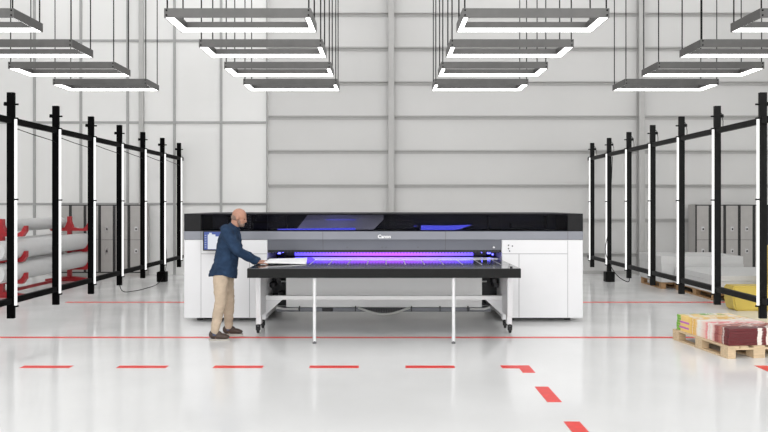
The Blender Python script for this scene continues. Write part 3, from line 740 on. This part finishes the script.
pallet((4.006, 8.214, 0), rz, 'wood', 'light wooden pallet in the right foreground carrying colourful printed boards')
R3 = Matrix.Rotation(rz, 3, 'Z')
bn = ['topmost of the pile', 'second from top', 'third from top', 'third from bottom', 'second from bottom', 'lowest, resting on the pallet']
for i in range(6):
    z = 0.144 + (5 - i) * 0.0335
    ox = 0.04 + random.uniform(-0.006, 0.006); oy = 0.035 + random.uniform(-0.006, 0.006)
    loc = Vector((4.006, 8.214, 0)) + R3 @ Vector((ox, oy, z))
    o = MB().box(0, 0.735, 0, 1.13, 0, 0.0325, 0.0015).build('printed_board', 'print')
    o.location = loc; o.rotation_euler.z = rz
    tag(o, 'glossy board printed in green, yellow, pink and dark red, ' + bn[i], 'board', 'printed boards on the foreground pallet')
    e = MB().box(-0.0012, 0.004, 1.04, 1.128, 0.002, 0.031).build('printed_edge', 'greenp', o)
    if i in (2, 4): MB().box(-0.0014, 0.004, 0.84, 1.06, 0.004, 0.029).build('printed_edge', 'violet', o)

# rear pallets with white board stacks
def stack(loc, rz, w, l, zs, desc):
    Rm = Matrix.Rotation(rz, 3, 'Z')
    nn = len(zs) - 1
    for i in range(nn):
        o = MB().box(0, w, 0, l, 0, zs[i + 1] - zs[i] - 0.002, 0.004).build('white_board_bundle', 'board')
        o.location = Vector(loc) + Rm @ Vector((random.uniform(-0.008, 0.008), 0, zs[i])); o.rotation_euler.z = rz
        tag(o, 'thick white board bundle on the %s, %s' % (desc, ('lowest' if i == 0 else 'topmost' if i == nn - 1 else 'middle one')), 'board', 'white board bundles on the ' + desc)
pallet((5.92, 15.05, 0), 0, 'woodo', 'brown wooden pallet under the farther white board stack, behind the right light frame', 1.2, 0.8)
pallet((6.75, 15.05, 0), 0, 'woodo', 'brown wooden pallet hidden beneath the outer half of the farther white board stack', 1.2, 0.8)
stack((5.90, 15.0, 0), 0, 1.75, 1.28, [0.144, 0.35, 0.53, 0.70], 'farther rear pallet')
pallet((6.17, 13.15, 0), 0.0, 'woodo', 'brown wooden pallet under the nearer white board stack, beside the yellow machine', 1.75, 0.8)
pallet((7.00, 13.15, 0), 0.0, 'woodo', 'brown wooden pallet hidden beneath the outer half of the nearer white board stack', 1.75, 0.8)
stack((6.16, 13.1, 0), 0.0, 1.75, 1.85, [0.144, 0.26, 0.37, 0.475], 'nearer rear pallet')

# ------------------------------------------------------------------ yellow machine
ym = thing('floor_machine', (6.2, 12.0, 0), 'yellow machine with low front hood and black upper section at the right picture edge', 'machine')
def yp(mb, name, m): return mb.build(name, m, ym, True)
Xl = PX(723.5, 12.25) - 6.2
b = MB().prism([(Xl + 0.05, 0.0), (Xl + 0.0, 0.15), (Xl, 0.42), (Xl + 0.9, 0.42), (Xl + 0.9, 0.0)], 'y', -0.1, 0.25)
bmesh.ops.bevel(b.bm, geom=b.bm.edges[:], offset=0.025, segments=3, affect='EDGES'); yp(b, 'front_hood', 'yellow')
X2 = PX(765.5, 12.65) - 6.2
b = MB().box(X2, X2 + 0.9, 0.2, 0.65, 0.05, 1.08, 0.03); yp(b, 'rear_body', 'yellow')
yp(MB().box(X2 + 0.02, X2 + 0.8, 0.25, 0.62, 1.08, 1.80, 0.03), 'upper_section', 'blackr')

# ------------------------------------------------------------------ light and camera
w = bpy.data.worlds.new('world'); bpy.context.scene.world = w; w.use_nodes = True
nt = w.node_tree; bg = nt.nodes['Background']
tc = nt.nodes.new('ShaderNodeTexCoord'); sx = nt.nodes.new('ShaderNodeSeparateXYZ'); mr = nt.nodes.new('ShaderNodeMapRange')
mr.inputs['From Min'].default_value = 0.0; mr.inputs['From Max'].default_value = 0.8
mr.inputs['To Min'].default_value = 3.05; mr.inputs['To Max'].default_value = 1.25
nt.links.new(tc.outputs['Generated'], sx.inputs[0]); nt.links.new(sx.outputs['Z'], mr.inputs['Value']); nt.links.new(mr.outputs['Result'], bg.inputs['Strength'])
bg.inputs['Color'].default_value = (1.0, 1.0, 1.0, 1)
cam = bpy.data.cameras.new('camera'); co = bpy.data.objects.new('camera', cam); C.objects.link(co)
co.location = (0, 0, CH); co.rotation_euler = (math.pi / 2, 0, 0)
cam.sensor_width = 36; cam.lens = F / 768 * 36; cam.shift_y = -(216 - HY) / 768; cam.clip_end = 200
sc = bpy.context.scene; sc.camera = co
sc.view_settings.view_transform = 'Standard'; sc.view_settings.look = 'None'; sc.view_settings.gamma = 1; sc.view_settings.exposure = 0.16
